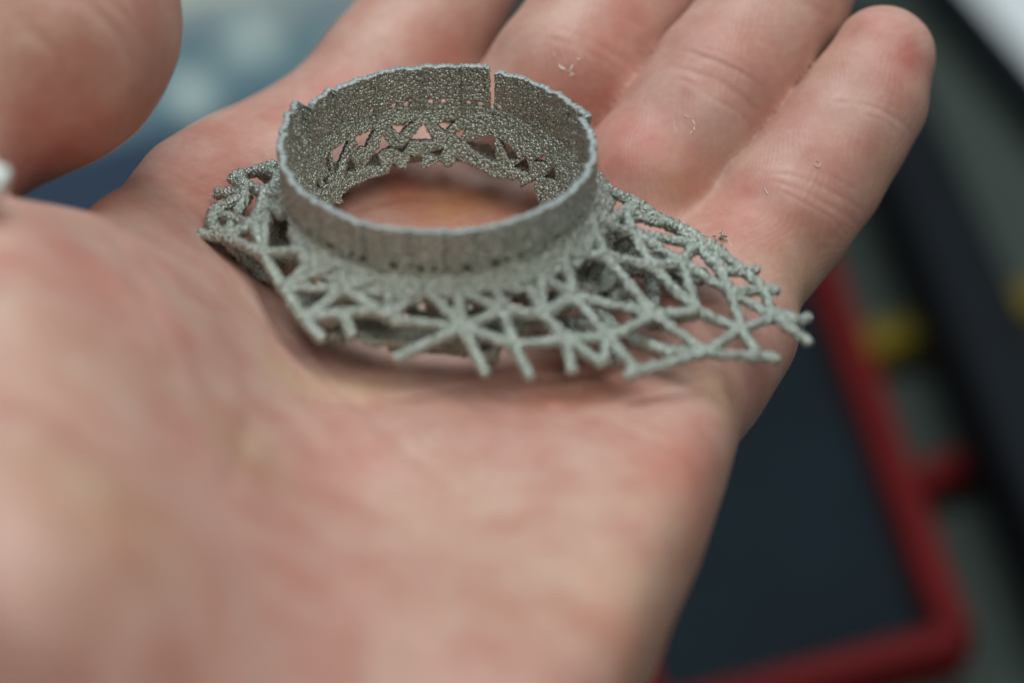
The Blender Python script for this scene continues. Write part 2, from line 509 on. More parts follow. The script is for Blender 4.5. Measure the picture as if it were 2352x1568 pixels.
# tone of the skin itself: pink knuckle pads, sallow folds, redder tips
base = np.array([0.56, 0.345, 0.293])
tone = np.tile(base, (n, 1))
q = vnoise(V, 13.0, 21) * 0.7 + vnoise(V, 6.0, 22) * 0.6 + vnoise(V, 3.0, 23) * 0.35
pink = np.array([0.57, 0.275, 0.225]); sallow = np.array([0.52, 0.37, 0.235]); pale = np.array([0.60, 0.42, 0.34])
tone += np.clip(q, 0, 1)[:, None] * 0.5 * (pink - base) + np.clip(-q, 0, 1)[:, None] * 0.55 * (pale - base)
SPOTS = [  # u, v, radius mm, colour, strength
    (2085, 125, 3.0, (0.50, 0.13, 0.12), 0.8), (2010, 80, 5, pink, 0.7), (1960, 330, 5, pink, 0.4), (1720, 480, 6, (0.56, 0.22, 0.18), 0.75),
    (1470, 330, 6, (0.56, 0.20, 0.17), 0.85), (1400, 410, 5, pink, 0.7), (1420, 75, 6, (0.58, 0.24, 0.19), 0.7), (1290, 215, 6, (0.58, 0.23, 0.18), 0.8),
    (1660, 150, 5, pink, 0.6), (790, 215, 5, (0.56, 0.20, 0.17), 0.85), (900, 120, 5, pink, 0.5), (1050, 130, 6, pink, 0.6), (850, 20, 9, pale, 0.6),
    (430, 400, 7, (0.56, 0.24, 0.19), 0.7), (600, 330, 8, pink, 0.5), (940, 430, 8, (0.50, 0.18, 0.13), 0.6), (1060, 480, 7, (0.56, 0.31, 0.15), 0.8),
    (830, 890, 5, (0.60, 0.42, 0.24), 0.6), (665, 865, 4, (0.60, 0.47, 0.30), 0.9), (780, 830, 5, (0.40, 0.22, 0.20), 0.5), (1300, 900, 7, (0.50, 0.24, 0.14), 0.7),
    (1550, 1080, 8, (0.58, 0.25, 0.19), 0.7), (1660, 900, 5, sallow, 0.7), (1480, 1400, 10, sallow, 0.35), (1560, 1230, 7, sallow, 0.3), (1050, 1180, 9, pale, 0.6),
    (1200, 1350, 12, sallow, 0.2), (330, 880, 9, pale, 0.5), (250, 1150, 9, sallow, 0.6), (180, 960, 8, pink, 0.5), (560, 1040, 6, sallow, 0.8),
    (150, 700, 9, pink, 0.4), (100, 800, 12, pale, 0.7), (230, 500, 6, pale, 0.4), (300, 300, 8, (0.50, 0.24, 0.15), 0.7), (120, 330, 8, (0.52, 0.19, 0.15), 0.7), (100, 120, 9, (0.55, 0.33, 0.24), 0.6),
    (1850, 640, 7, sallow, 0.5), (2040, 420, 4, sallow, 0.6), (1900, 150, 3, pale, 0.7), (1560, 420, 4, (0.56, 0.31, 0.19), 0.6), (700, 1200, 12, pink, 0.35), (1350, 1160, 9, pale, 0.4),
]
for u, v, r, c, s in SPOTS:
    p, _ = skin_at(u, v)
    if p is None: continue
    g = s * np.exp(-((V - p) ** 2).sum(1) / (r * r))
    g *= np.clip(0.85 + 0.4 * vnoise(V, 2.2, 31), 0, 1.2)
    tone = tone * (1 - g[:, None]) + np.array(c) * g[:, None]
ca = me2.color_attributes.new("tone", 'FLOAT_COLOR', 'POINT')
ca.data.foreach_set('color', np.hstack([tone, np.ones((n, 1))]).astype(np.float32).ravel())
hand = link("hand", me2, SKIN)
tag(hand, "open bare left hand held palm up, cradling the grey metal ring", "hand")

# dried pale flakes and fine scratches stuck to the skin
FLAKE = plain("dried_glue", (0.80, 0.72, 0.62), 0.6, var=0.1, scale=900)
def flake(points, wmm, closed=False):
    P = []
    for a, b in zip(points[:-1], points[1:]):
        k = max(2, int(math.dist(a, b) / 4))
        for i in range(k):
            t = i / k
            p, nn = skin_at(a[0] + (b[0] - a[0]) * t, a[1] + (b[1] - a[1]) * t)
            if p is not None: P.append((p, nn))
    if len(P) < 3: return
    Vv, Ff = [], []
    P = [(p + rng.normal(size=3) * wmm * 0.35, nn) for p, nn in P]
    for i, (p, nn) in enumerate(P):
        q0 = P[max(0, i - 1)][0]; q1 = P[min(len(P) - 1, i + 1)][0]
        t = q1 - q0; t /= np.linalg.norm(t) + 1e-9
        s = np.cross(nn, t); s /= np.linalg.norm(s) + 1e-9
        ww = wmm * (0.35 + 0.65 * random.random()) * min(1, 0.3 + 1.5 * min(i, len(P) - 1 - i) / len(P) * 2)
        for k, (a, hh) in enumerate(((-1, -0.05), (-0.6, 0.04), (0.6, 0.04), (1, -0.05))):
            Vv.append(p + s * a * ww + nn * (hh + 0.02))
        if i and (len(P) < 8 or random.random() > 0.22):
            o = 4 * i
            for k in range(3): Ff.append((o - 4 + k, o - 3 + k, o + 1 + k, o + k))
    link("skin_flake", mesh_from("skin_flake", np.array(Vv), Ff), FLAKE, hand)
for pts, wd in [
    ([sd(p) for p in [(1352, 128), (1358, 148), (1372, 166), (1390, 174), (1398, 160), (1411, 155)]], 0.20),
    ([sd(p) for p in [(1388, 172), (1400, 182), (1385, 190)]], 0.22), ([sd(p) for p in [(1404, 143), (1420, 146)]], 0.22),
    ([sd(p) for p in [(1670, 283), (1686, 290), (1697, 304), (1694, 318), (1681, 330)]], 0.12),
    ([sd(p) for p in [(1666, 331), (1652, 322), (1645, 305), (1652, 292)]], 0.07),
    ([sd(p) for p in [(1612, 310), (1617, 315)]], 0.12), ([sd(p) for p in [(1626, 313), (1629, 316)]], 0.08), ([sd(p) for p in [(1600, 350), (1604, 353)]], 0.08),
    ([sd(p) for p in [(1866, 462), (1872, 470), (1877, 478)]], 0.10), ([sd(p) for p in [(1849, 498), (1854, 502)]], 0.12), ([sd(p) for p in [(1830, 516), (1836, 520)]], 0.07),
    ([sd(p) for p in [(1988, 393), (1995, 391), (2003, 397), (2003, 404), (1996, 408), (1988, 403), (1987, 395)]], 0.06),
    ([sd(p) for p in [(1775, 580), (1780, 592), (1790, 606)]], 0.06), ([sd(p) for p in [(1900, 475), (1897, 481)]], 0.06), ([sd(p) for p in [(1806, 553), (1809, 560)]], 0.06),
    ([sd(p) for p in [(1622, 225), (1632, 221)]], 0.08), ([sd(p) for p in [(1602, 253), (1610, 248)]], 0.08), ([sd(p) for p in [(1656, 353), (1659, 357)]], 0.09),
]: flake(pts, wd)

# ------------------------------------------------------------------ the printed ring
ring = empty("printed_implant", (0, 0, 0))
tag(ring, "rough grey metal ring with ragged lattice skirt lying in the palm", "metal part")

def cyl_hit(u, v, r, far):
    d = ray(u, v)
    a = d[0] ** 2 + d[1] ** 2; b = 2 * (CAM[0] * d[0] + CAM[1] * d[1]); c = CAM[0] ** 2 + CAM[1] ** 2 - r * r
    D = b * b - 4 * a * c
    if D < 0: return None
    t = (-b + (math.sqrt(D) if far else -math.sqrt(D))) / (2 * a)
    p = CAM + d * t
    return math.atan2(p[1], p[0]), p[2]
def r7(p): return ((640 + p[0] / 2.735) * 0.9408, (120 + p[1] / 2.735) * 0.9408)

def worley(P, cell, seed=0):     # distance to the nearest of jittered points, in cells
    Q = P / cell
    B = np.floor(Q - 0.5).astype(np.int64)
    best = np.full(len(P), 9.0)
    for dx in (0, 1):
        for dy in (0, 1):
            for dz in (0, 1):
                I = B + np.array([dx, dy, dz])
                J = np.stack([hash3(I[:, 0], I[:, 1], I[:, 2], seed + k) for k in (0, 1, 2)], 1) * 0.8 + 0.1
                best = np.minimum(best, ((I + J - Q) ** 2).sum(1))
    return np.sqrt(best)
def grit(P, amp=1.0, seed=0):
    return 0.20 * (1 - 1.3 * worley(P, 0.36, 91)) + amp * (0.07 * np.abs(vnoise(P, 0.42, 41 + seed)) + 0.05 * vnoise(P, 0.26, 42 + seed) + 0.06 * vnoise(P, 0.9, 43 + seed))

def masked_shell(name, R_out, R_in, zb, zt, keep, nth, nz, parent, amp=1.0, mat=None):
    """Two-skinned sheet round the axis; cells where keep() is false are open. R_*: f(theta, t)."""
    th = np.linspace(0, 2 * math.pi, nth, endpoint=False)
    t = np.linspace(0, 1, nz + 1)
    TH, T = np.meshgrid(th, t, indexing='ij')
    zbv, ztv = zb(TH), zt(TH)
    Zc = zbv + (ztv - zbv) * T
    def pts(R): return np.stack([R(TH, T) * np.cos(TH), R(TH, T) * np.sin(TH), Zc], -1).reshape(-1, 3)
    A, B = pts(R_out), pts(R_in)
    tc = th + math.pi / nth; TC, T2 = np.meshgrid(tc, (t[1:] + t[:-1]) / 2, indexing='ij')
    ZC = zb(TC) + (zt(TC) - zb(TC)) * T2
    K = keep(TC, ZC)
    nzp = nz + 1
    I, J = np.nonzero(K)
    I2 = (I + 1) % nth
    def id(i, j): return i * nzp + j
    Fo = np.stack([id(I, J), id(I2, J), id(I2, J + 1), id(I, J + 1)], 1)
    M = len(A)
    Fi = Fo[:, ::-1] + M
    Kp = np.zeros((nth, nz + 2), bool); Kp[:, 1:-1] = K
    F = [Fo, Fi]
    # side walls
    b = ~Kp[I, J];  F.append(np.stack([id(I, J), id(I, J) + M, id(I2, J) + M, id(I2, J)], 1)[b])
    b = ~Kp[I, J + 2]; F.append(np.stack([id(I, J + 1), id(I2, J + 1), id(I2, J + 1) + M, id(I, J + 1) + M], 1)[b])
    b = ~K[(I - 1) % nth, J]; F.append(np.stack([id(I, J), id(I, J + 1), id(I, J + 1) + M, id(I, J) + M], 1)[b])
    b = ~K[I2, J]; F.append(np.stack([id(I2, J), id(I2, J) + M, id(I2, J + 1) + M, id(I2, J + 1)], 1)[b])
    F = np.vstack(F)
    Vv = np.vstack([A, B])
    used = np.unique(F); re = np.full(len(Vv), -1); re[used] = np.arange(len(used))
    Vv = Vv[used]; F = re[F]
    Nn = normals_of(Vv, F)
    Vv = Vv + Nn * (grit(Vv, amp) - 0.05)[:, None]
    return link(name, mesh_from(name, Vv, F), mat or METAL, parent)

def wrap(a): return (a + math.pi) % (2 * math.pi) - math.pi
# facets: irregular polygon plan with seams
seams = np.sort(np.array([(i + 0.28 * rng.uniform(-1, 1)) * 2 * math.pi / 21 for i in range(21)]))
offs = rng.uniform(-0.22, 0.22, 21); rimh = rng.uniform(-0.14, 0.14, 21)
TH_NOTCH = cyl_hit(*r7((300, 390)), 19.0, True)[0]
TH_BULGE = cyl_hit(*r7((2150, 720)), 19.3, True)[0]
def seam_d(th):
    d = np.full(th.shape, 9.0)
    for s in seams: d = np.minimum(d, np.abs(wrap(th - s)))
    return d
def seg(th):
    return np.searchsorted(seams, np.mod(th, 2 * math.pi)) % 21
def rad_mod(th, t):
    k = seg(th)
    r = offs[k] * np.clip(t * 2, 0, 1)
    d = seam_d(th)
    r -= (0.36 + 0.16 * np.sin(k * 2.3)) * np.exp(-(d / 0.013) ** 2)
    P1 = np.stack([np.cos(th).ravel() * 19, np.sin(th).ravel() * 19, np.zeros(th.size)], 1)
    r += (0.17 * vnoise(P1, 1.3, 77) + 0.11 * vnoise(P1, 0.6, 78)).reshape(th.shape) * np.clip(0.4 + t, 0, 1)
    # overlapping tab at the left notch and outward tab at the right
    a = wrap(th - TH_NOTCH)
    r += t * np.where(a > 0, 1.4 * np.exp(-np.abs(a) / 0.22), -0.4 * np.exp(-np.abs(a) / 0.10))
    r += t * np.where((a > 0.13) & (a < 0.8), 0.38 * np.exp(-np.abs(a - 0.13) / 0.15), 0)
    a = wrap(th - TH_BULGE)
    r += t * np.where(a > 0, 0.85 * np.exp(-np.abs(a) / 0.11), -0.3 * np.exp(-np.abs(a) / 0.10))
    a = wrap(th - (-math.pi / 2 - 0.35))
    r += 0.22 * np.where(np.abs(a) < 0.02, 1, 0)
    return r
def Rw(th, t): return 18.95 + 0.15 * t + rad_mod(th, t)
def top_z(th):
    P = np.stack([19 * np.cos(th).ravel(), 19 * np.sin(th).ravel(), np.zeros(th.size)], 1)
    z = 6.05 + rimh[seg(th)] + (0.16 * vnoise(P, 1.3, 61) + 0.13 * vnoise(P, 0.45, 62)).reshape(th.shape)
    z += 0.25 * np.clip(1 - np.abs(wrap(th - 1.53)) / 0.015, 0, 1)
    a = wrap(th - TH_NOTCH)
    z -= 0.9 * np.exp(-((a + 0.03) / 0.02) ** 2)
    z += 0.45 * np.where((a > 0) & (a < 0.10), 1, 0)
    return z
slit_a = cyl_hit(*r7((1538, 120)), 19.0, True)[0]
holes = [cyl_hit(*r7(p), 18.6, True) for p in [(880, 362), (965, 357), (1125, 347), (1210, 347), (1375, 352), (1450, 372), (730, 405), (530, 485), (1585, 410), (1660, 430), (1800, 485), (1860, 520)]]
hole_th = [h_[0] for h_ in holes]
def wall_keep(th, z):
    k = np.ones(th.shape, bool)
    w_ = (0.40 + 0.16 * (z / 6.0)) / 19.0
    k &= ~((np.abs(wrap(th - slit_a)) < w_) & (z > 0.35))
    for ht, hz in holes:
        zc = 0.95
        k &= ~(((wrap(th - ht) * 19 / 0.45) ** 2 + ((z - zc) / 0.52) ** 2) < 1)
    for i in range(80):
        a = -math.pi + i * 2 * math.pi / 68 + 0.012 * math.sin(i * 5.1)
        if a < -0.12 and a > -math.pi + 0.1:
            if (i * 7) % 11 == 3: continue
            s = 0.8 + 0.35 * math.sin(i * 3.7)
            k &= ~(((wrap(th - a) * 19 / (0.55 * s)) ** 2 + ((z - 0.95) / (0.55 * s)) ** 2) < 1)
    return k
masked_shell("ring_wall", lambda th, t: Rw(th, t) + 0.38, lambda th, t: Rw(th, t) - 0.38, lambda th: th * 0 - 0.2, top_z, wall_keep, 1080, 56, ring)

# strip on the wall's top edge, the ceiling's pale reflection put into its colour
EDGE = plain("rim_ceiling_sheen", (0.34, 0.375, 0.365), 0.6, metal=0.3, var=0.35, scale=2600)
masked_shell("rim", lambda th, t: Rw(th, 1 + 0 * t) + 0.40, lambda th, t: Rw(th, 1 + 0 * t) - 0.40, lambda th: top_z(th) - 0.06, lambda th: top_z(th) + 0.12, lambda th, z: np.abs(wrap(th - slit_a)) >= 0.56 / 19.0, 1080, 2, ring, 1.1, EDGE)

# liner under the wall: punched, ragged lower edge (back of it traced, the rest alike)
HOLES7 = [[(480, 690), (560, 640), (525, 740), (490, 820)], [(585, 730), (612, 800), (560, 830)], [(640, 590), (730, 560), (690, 640), (650, 655)],
          [(800, 590), (850, 650), (780, 690)], [(880, 520), (990, 490), (920, 562)], [(1000, 604), (1070, 522), (1122, 604)], [(1180, 500), (1280, 480), (1220, 545)],
          [(1365, 622), (1540, 575), (1552, 752), (1480, 722), (1400, 665)], [(1600, 620), (1660, 660), (1702, 715), (1650, 722)], [(1835, 745), (1880, 715), (1905, 765)], [(700, 770), (760, 690), (775, 770)], [(880, 660), (960, 640), (930, 690)], [(1130, 690), (1200, 665), (1180, 720)], [(1290, 560), (1350, 540), (1320, 600)],
          [(1700, 790), (1760, 740), (1780, 830)], [(1900, 850), (1950, 800), (1960, 880)], [(420, 760), (445, 720), (460, 840)]]
def r_lin(z): return 18.75 + 0.30 * z          # liner radius falls a little with depth
def unroll(p):
    z = -4.0
    for _ in range(6):
        th, z = cyl_hit(*r7(p), r_lin(z) , True)
    return (th, z)
lin_polys = [np.array([unroll(p) for p in h_]) for h_ in HOLES7]
lin_polys = [p_.mean(0) + (p_ - p_.mean(0)) * (1.15 if len(p_) > 4 else 1.55) for p_ in lin_polys]
BOT7 = [(520, 980), (600, 910), (700, 870), (840, 828), (872, 750), (905, 790), (960, 795), (985, 712), (1060, 706), (1070, 798), (1120, 772), (1190, 742), (1230, 787), (1290, 752), (1300, 728), (1400, 772),
        (1530, 842), (1690, 872), (1715, 832), (1735, 915), (1820, 932), (1832, 862), (1885, 915), (1850, 1020)]
bot = sorted([unroll(p) for p in BOT7])
BTH = np.array([b_[0] for b_ in bot]); BZ = np.array([b_[1] for b_ in bot])
tri = []
i = 0
a = BTH[-1] + 0.10
while a < BTH[0] + 2 * math.pi - 0.08:
    zc = rng.uniform(-6.2, -4.0); s = rng.uniform(0.7, 1.5); up = 1 if i % 2 else -1
    tri.append(np.array([(a - s * 0.055, zc - up * s * 0.8), (a + s * 0.055, zc - up * s * 0.8), (a + rng.uniform(-.03, .03), zc + up * s * 0.9)]))
    a += rng.uniform(0.12, 0.2); i += 1
def lin_bottom(th):
    th0 = th.ravel()
    zb_ = np.interp(th0, BTH, BZ)
    out = (th0 < BTH[0]) | (th0 > BTH[-1])
    P = np.stack([19 * np.cos(th0), 19 * np.sin(th0), 0 * th0], 1)
    z2 = -8.2 + 1.3 * vnoise(P, 2.1, 71) + 0.8 * vnoise(P, 0.9, 72)
    return np.where(out, z2, zb_).reshape(th.shape)
def lin_keep(th, z):
    thw = wrap(th)
    k = z > lin_bottom(thw)
    X = np.stack([thw.ravel(), z.ravel()], 1)
    X2 = np.stack([np.mod(thw.ravel(), 2 * math.pi), z.ravel()], 1)
    for pl in lin_polys: k &= ~(poly_sdist(pl, X) < 0).reshape(th.shape)
    for pl in tri:
        k &= ~(poly_sdist(pl, X2) < 0).reshape(th.shape)
    return k
masked_shell("liner", lambda th, t: r_lin(-10.5 + 10.5 * t) + 0.55, lambda th, t: r_lin(-10.5 + 10.5 * t) - 0.2, lambda th: th * 0 - 10.5, lambda th: th * 0 - 0.10, lin_keep, 1000, 90, ring, 1.5)

# lip inside the front of the wall, behind the row of small holes
masked_shell("inner_lip", lambda th, t: 18.50 + 0 * t, lambda th, t: 18.15 + 0 * t, lambda th: th * 0 - 0.1, lambda th: th * 0 + 1.9, lambda th, z: (wrap(th) < -0.15) & (wrap(th) > -math.pi + 0.15), 900, 18, ring)

# collar: solid sloping foot under the wall
def zskin(x, y):
    s = max(0.0, math.hypot(x, y) - 19.2)
    return -0.3 - 7.2 * (1 - math.exp(-s / 8.0))
def rc(th):
    P = np.stack([19 * np.cos(th).ravel(), 19 * np.sin(th).ravel(), np.zeros(th.size)], 1)
    bk = np.clip(np.sin(th - 0.0) * 2.2 - 1.1, 0, 1)
    nt_ = 2.1 * np.exp(-(wrap(th + 2.82) / 0.11) ** 2)
    return 21.3 - nt_ + 3.6 * bk + ((0.7 + 0.6 * bk.ravel()) * vnoise(P, 3.0, 81) + 0.3 * vnoise(P, 1.0, 82)).reshape(th.shape)
nth = 900; nr = 34
th = np.linspace(0, 2 * math.pi, nth, endpoint=False)
prof_t = np.linspace(0, 1, nr)
TH, T = np.meshgrid(th, prof_t, indexing='ij')
RC = rc(TH)
# closed profile: top goes out, bottom comes back in
top = T < 0.55
tt = np.where(top, T / 0.55, (1 - T) / 0.45)
R_ = 19.0 + (RC - 19.0) * tt
Zt = -0.3 + 0.35 * (1 - tt) - 7.2 * (1 - np.exp(-np.maximum(R_ - 19.2, 0) / 8.0)) + 0.15
Zb = Zt - 1.3 * np.sqrt(np.clip(1 - tt ** 4, 0, 1)) - 0.25
Zc = np.where(top, Zt, Zb)
VV = np.stack([R_ * np.cos(TH), R_ * np.sin(TH), Zc], -1).reshape(-1, 3)
ii, jj = np.meshgrid(np.arange(nth), np.arange(nr), indexing='ij'); ii = ii.ravel(); jj = jj.ravel()
i2 = (ii + 1) % nth; j2 = (jj + 1) % nr
FF = np.stack([ii * nr + jj, i2 * nr + jj, i2 * nr + j2, ii * nr + j2], 1)[:, ::-1]
NN = normals_of(VV, FF)
if (NN[5] @ np.array([0, 0, 1])) < 0: FF = FF[:, ::-1]; NN = -NN
VV = VV + NN * (grit(VV, 1.5, 5) - 0.05)[:, None]
link("collar", mesh_from("collar", VV, FF), METAL, ring)

def flat_ring(name, r0, r1f, z0, thick, nth_, nr_, parent):
    th_ = np.linspace(0, 2 * math.pi, nth_, endpoint=False)
    TH_, T_ = np.meshgrid(th_, np.linspace(0, 1, nr_), indexing='ij')
    tp = T_ < 0.5
    k_ = np.where(tp, T_ * 2, (1 - T_) * 2)
    R1 = r1f(TH_)
    R__ = r0 + (R1 - r0) * k_
    Z_ = z0 - 0.08 * (R__ - r0) + np.where(tp, 0.5, -0.5) * thick * np.sqrt(np.clip(1 - k_ ** 6, 0.02, 1))
    A_ = np.stack([R__ * np.cos(TH_), R__ * np.sin(TH_), Z_], -1).reshape(-1, 3)
    a_, b_ = np.meshgrid(np.arange(nth_), np.arange(nr_), indexing='ij'); a_ = a_.ravel(); b_ = b_.ravel()
    a2 = (a_ + 1) % nth_; b2 = (b_ + 1) % nr_
    F_ = np.stack([a_ * nr_ + b_, a2 * nr_ + b_, a2 * nr_ + b2, a_ * nr_ + b2], 1)[:, ::-1]
    n_ = normals_of(A_, F_)
    if n_[4][2] < 0: F_ = F_[:, ::-1]; n_ = -n_
    A_ = A_ + n_ * (grit(A_, 1.3, 6) - 0.05)[:, None]
    return link(name, mesh_from(name, A_, F_), METAL, parent)
def r_under(th_):
    P = np.stack([19 * np.cos(th_).ravel(), 19 * np.sin(th_).ravel(), np.zeros(th_.size)], 1)
    return 22.6 - 3.2 * np.exp(-(wrap(th_ + 2.82) / 0.16) ** 2) + (1.6 * vnoise(P, 3.4, 83) + 0.7 * vnoise(P, 1.2, 84)).reshape(th_.shape)
flat_ring("hole_shade_collar", 18.7, r_under, -7.4, 1.3, 700, 30, ring)  # added ring that blocks light so the lattice holes go dark

# ---- struts
def tube(P0, P1, r0, r1, flare0=0.35, flare1=0.35, sag=0.0, seed=0, cap=False):
    P0 = np.array(P0, float); P1 = np.array(P1, float)
    L = np.linalg.norm(P1 - P0)
    ns = max(6, int(L / 0.16)); nc = 24
    ax = (P1 - P0) / L
    up = np.array([0, 0, 1.0]) if abs(ax[2]) < 0.9 else np.array([1.0, 0, 0])
    s1 = np.cross(ax, up); s1 /= np.linalg.norm(s1); s2 = np.cross(s1, ax)
    rs = np.random.default_rng(seed)
    wob = rs.uniform(-0.09, 0.09, 2)
    t = np.linspace(0, 1, ns + 1)
    rr = r0 + (r1 - r0) * t
    rr = rr * (1 + flare0 * np.exp(-t * L / 1.1) + flare1 * np.exp(-(1 - t) * L / 1.1))
    # rounded ends
    endr = np.ones_like(t)
    e0 = np.clip(t * L / 0.45, 0, 1); e1 = np.clip((1 - t) * L / 0.45, 0, 1)
    endr = np.sqrt(1 - (1 - e0) ** 2) * np.sqrt(1 - (1 - e1) ** 2)
    rr = rr * np.maximum(endr, 0.12)
    c = P0 + t[:, None] * (P1 - P0) + np.sin(t * math.pi)[:, None] * (s2 * sag + s1 * wob[0] + s2 * wob[1] * 0.5)
    al = np.linspace(0, 2 * math.pi, nc, endpoint=False)
    ring_ = np.cos(al)[None, :, None] * s1 + np.sin(al)[None, :, None] * s2
    Vv = (c[:, None, :] + rr[:, None, None] * ring_).reshape(-1, 3)
    I, J = np.meshgrid(np.arange(ns), np.arange(nc), indexing='ij'); I = I.ravel(); J = J.ravel(); J2 = (J + 1) % nc
    F = np.stack([I * nc + J, I * nc + J2, (I + 1) * nc + J2, (I + 1) * nc + J], 1)
    Nn = np.tile(ring_[0].reshape(-1, 3), (ns + 1, 1))
    g = 1.9 * grit(Vv, 1.0, 9) - 0.10
    Vv = Vv + Nn * (g * np.repeat(np.maximum(endr, .3), nc))[:, None]
    return Vv, F
def R4(p): return (900 + p[0] / 3.92, 600 + p[1] / 3.92)
def R5(p): return (1400 + p[0] / 3.92, 550 + p[1] / 3.92)
def R6(p): return (1300 + p[0] / 3.92, 380 + p[1] / 3.92)
def R3(p): return (440 + p[0] / 3.92, 400 + p[1] / 3.92)
def on_skirt(S, dz=0.0):
    u, v = sd(S)
    d = ray(u, v)
    lo_, hi_ = 150.0, 420.0
    prev = None
    t = 200.0
    while t < 420:
        p = CAM + d * t
        if p[2] - (zskin(p[0], p[1]) + dz) < 0:
            for _ in range(20):
                m_ = (t + prev) / 2; p = CAM + d * m_
                if p[2] - (zskin(p[0], p[1]) + dz) < 0: t = m_
                else: prev = m_
            return p
        prev = t; t += 1.0
    return p
NODES = {
 # front (region of the photo below the ring)
 'A': R4((900, 790)), 'B': R4((1290, 620)), 'C': R4((1660, 660)), 'D': R4((1960, 490)), 'E': R4((1390, 960)), 'F': R4((1900, 900)),
 'G': R4((1130, 1250)), 'H': R4((1560, 1285)), 'I': R4((1950, 1230)), 'J': R4((240, 1090)), 'K': R4((2250, 1150)), 'L': R4((2300, 900)),
 'c1': R4((0, 290)), 'c2': R4((500, 360)), 'c3': R4((850, 420)), 'c4': R4((1200, 380)), 'c5': R4((1500, 330)), 'c6': R4((1640, 280)), 'c7': R4((1880, 130)),
 'M': R4((200, 710)), 'c8': R4((180, 380)), 'M2': R4((600, 990)),
 # right tail
 'O': R5((770, 860)), 'P': R5((1190, 830)), 'Q': R5((1600, 1000)), 'R': R5((1920, 880)), 'T': R5((1260, 1220)), 'U': R5((600, 1400)), 'U2': R5((480, 1450)),
 'V': R5((1790, 1260)), 'W': R5((1980, 1275)), 'X': R5((300, 300)), 'Y': R5((740, 400)), 'AB': R6((560, 610)), 'AC': R6((970, 745)), 'AD': R5((1180, 190)),
 'AE': R5((1500, 640)), 'AF': R5((1040, 360)), 'AH': R5((1650, 450)), 'AHt': R5((1780, 415)), 'AI': R5((1830, 620)), 'AIt': R5((1990, 630)),
 'R1': R5((2150, 930)), 'R1t': R5((2270, 870)), 'R2': R5((2140, 1030)), 'R2t': R5((2270, 1140)), 'AJ': R5((1400, 430)), 'T1': R6((1000, 470)), 'T2': R6((1400, 690)),
 'T3': R6((1750, 880)), 'cA': R6((560, 250)), 'cB': R6((350, 560)), 'cC': R6((330, 900)), 'X0': R6((300, 930)), 'AK': R6((880, 550)), 'AL': R6((700, 640)),
 'Y2': R5((560, 590)), 'Z1': R5((870, 90)), 'LL': R5((330, 1080)), 'KK': R5((280, 1330)),
 # left
 'a': R3((430, 700)), 'at': R3((150, 670)), 'b': R3((800, 870)), 'c': R3((310, 460)), 'd': R3((820, 290)), 'e': R3((500, 130)), 'f': R3((1000, 1200)), 'g': R3((1560, 1200)),
 'h': R3((1190, 1490)), 'ht': (790, 832), 'h2': R3((1560, 1430)), 'h2t': (860, 829), 'cl1': R3((1150, 830)), 'cl2': R3((1230, 980)), 'cl3': R3((1570, 940)), 'cl4': R3((1900, 1080)),
 'ct': R3((320, 290)), 'd2': R3((640, 290)), 'd3': R3((700, 590)), 'e2': R3((780, 60)), 'd4': R3((1040, 330)), 'd5': R3((960, 120)), 'e3': R3((930, 20)), 'n1': R3((1900, 1400)),
 'b2': R3((900, 560)), 'c0': R3((300, 600)),
}
UP = ["A B", "A c2", "A c3", "A M", "A J", "A G", "A E", "B c4", "B C", "B E", "B c3", "C c5", "C c6", "C D", "C F", "D c6", "D c7", "D L", "D O", "D X0", "E F", "E H", "F I", "F K", "F LL", "L LL",
      "M c8", "M c2", "M g", "LL U", "LL O", "O P", "O X", "O T", "P Q", "P AF", "P Y", "Q R", "Q T", "Q V", "Q AE", "T U", "T V", "V W", "U U2", "X X0", "X AB", "X Y", "Y AC", "Y AF",
      "AB AC", "AB AL", "AC AD", "AC AK", "AF AC", "AF AE", "AD AJ", "AD T2", "AJ AE", "AJ AH", "AH AHt", "AH AI", "AE AI", "AE R", "AI AIt", "AI R", "R R1", "R1 R1t", "R R2", "R2 R2t",
      "cA T1", "T1 T2", "T2 T3", "T3 AH", "AK T1", "AK T2", "AL AK", "AL cB", "cB AB", "AB cC", "X0 cC", "T3 AJ", "AD T3", "LL KK", "AF AD",
      "at a", "a c0", "a b", "a d3", "a d2", "c c0", "c d2", "c d3", "d3 d", "b d", "b d3", "b cl1", "b f", "f cl2", "f g", "f h", "f cl3", "g cl3", "g cl4", "g n1", "h g", "h h2", "h ht", "h2 h2t", "h2 n1", "n1 M",
      "ct d2", "e d2", "e d", "e e2", "d d4", "d d5", "e2 e3", "e2 d5", "d4 cl1", "cl1 cl2"]
P3 = {k: on_skirt(v) for k, v in NODES.items()}
def rad_of(p):
    r = math.hypot(p[0], p[1])
    return 0.57 if r < 30 else max(0.44, 0.57 - (r - 30) * 0.01)
cnt = 0
def strut(a, b, ra, rb, parent=ring, **kw):
    global cnt
    cnt += 1
    Vv, F = tube(a, b, ra, rb, seed=cnt, **kw)
    return link("strut", mesh_from("strut", Vv, F), METAL, parent)
ends = {'G', 'H', 'I', 'J', 'K', 'W', 'AHt', 'AIt', 'R1t', 'R2t', 'U2', 'at', 'ct', 'ht', 'h2t', 'KK'}
for e_ in UP:
    a_, b_ = e_.split()
    strut(P3[a_], P3[b_], rad_of(P3[a_]), rad_of(P3[b_]), flare0=0.15 if a_ in ends else 0.55, flare1=0.15 if b_ in ends else 0.55)
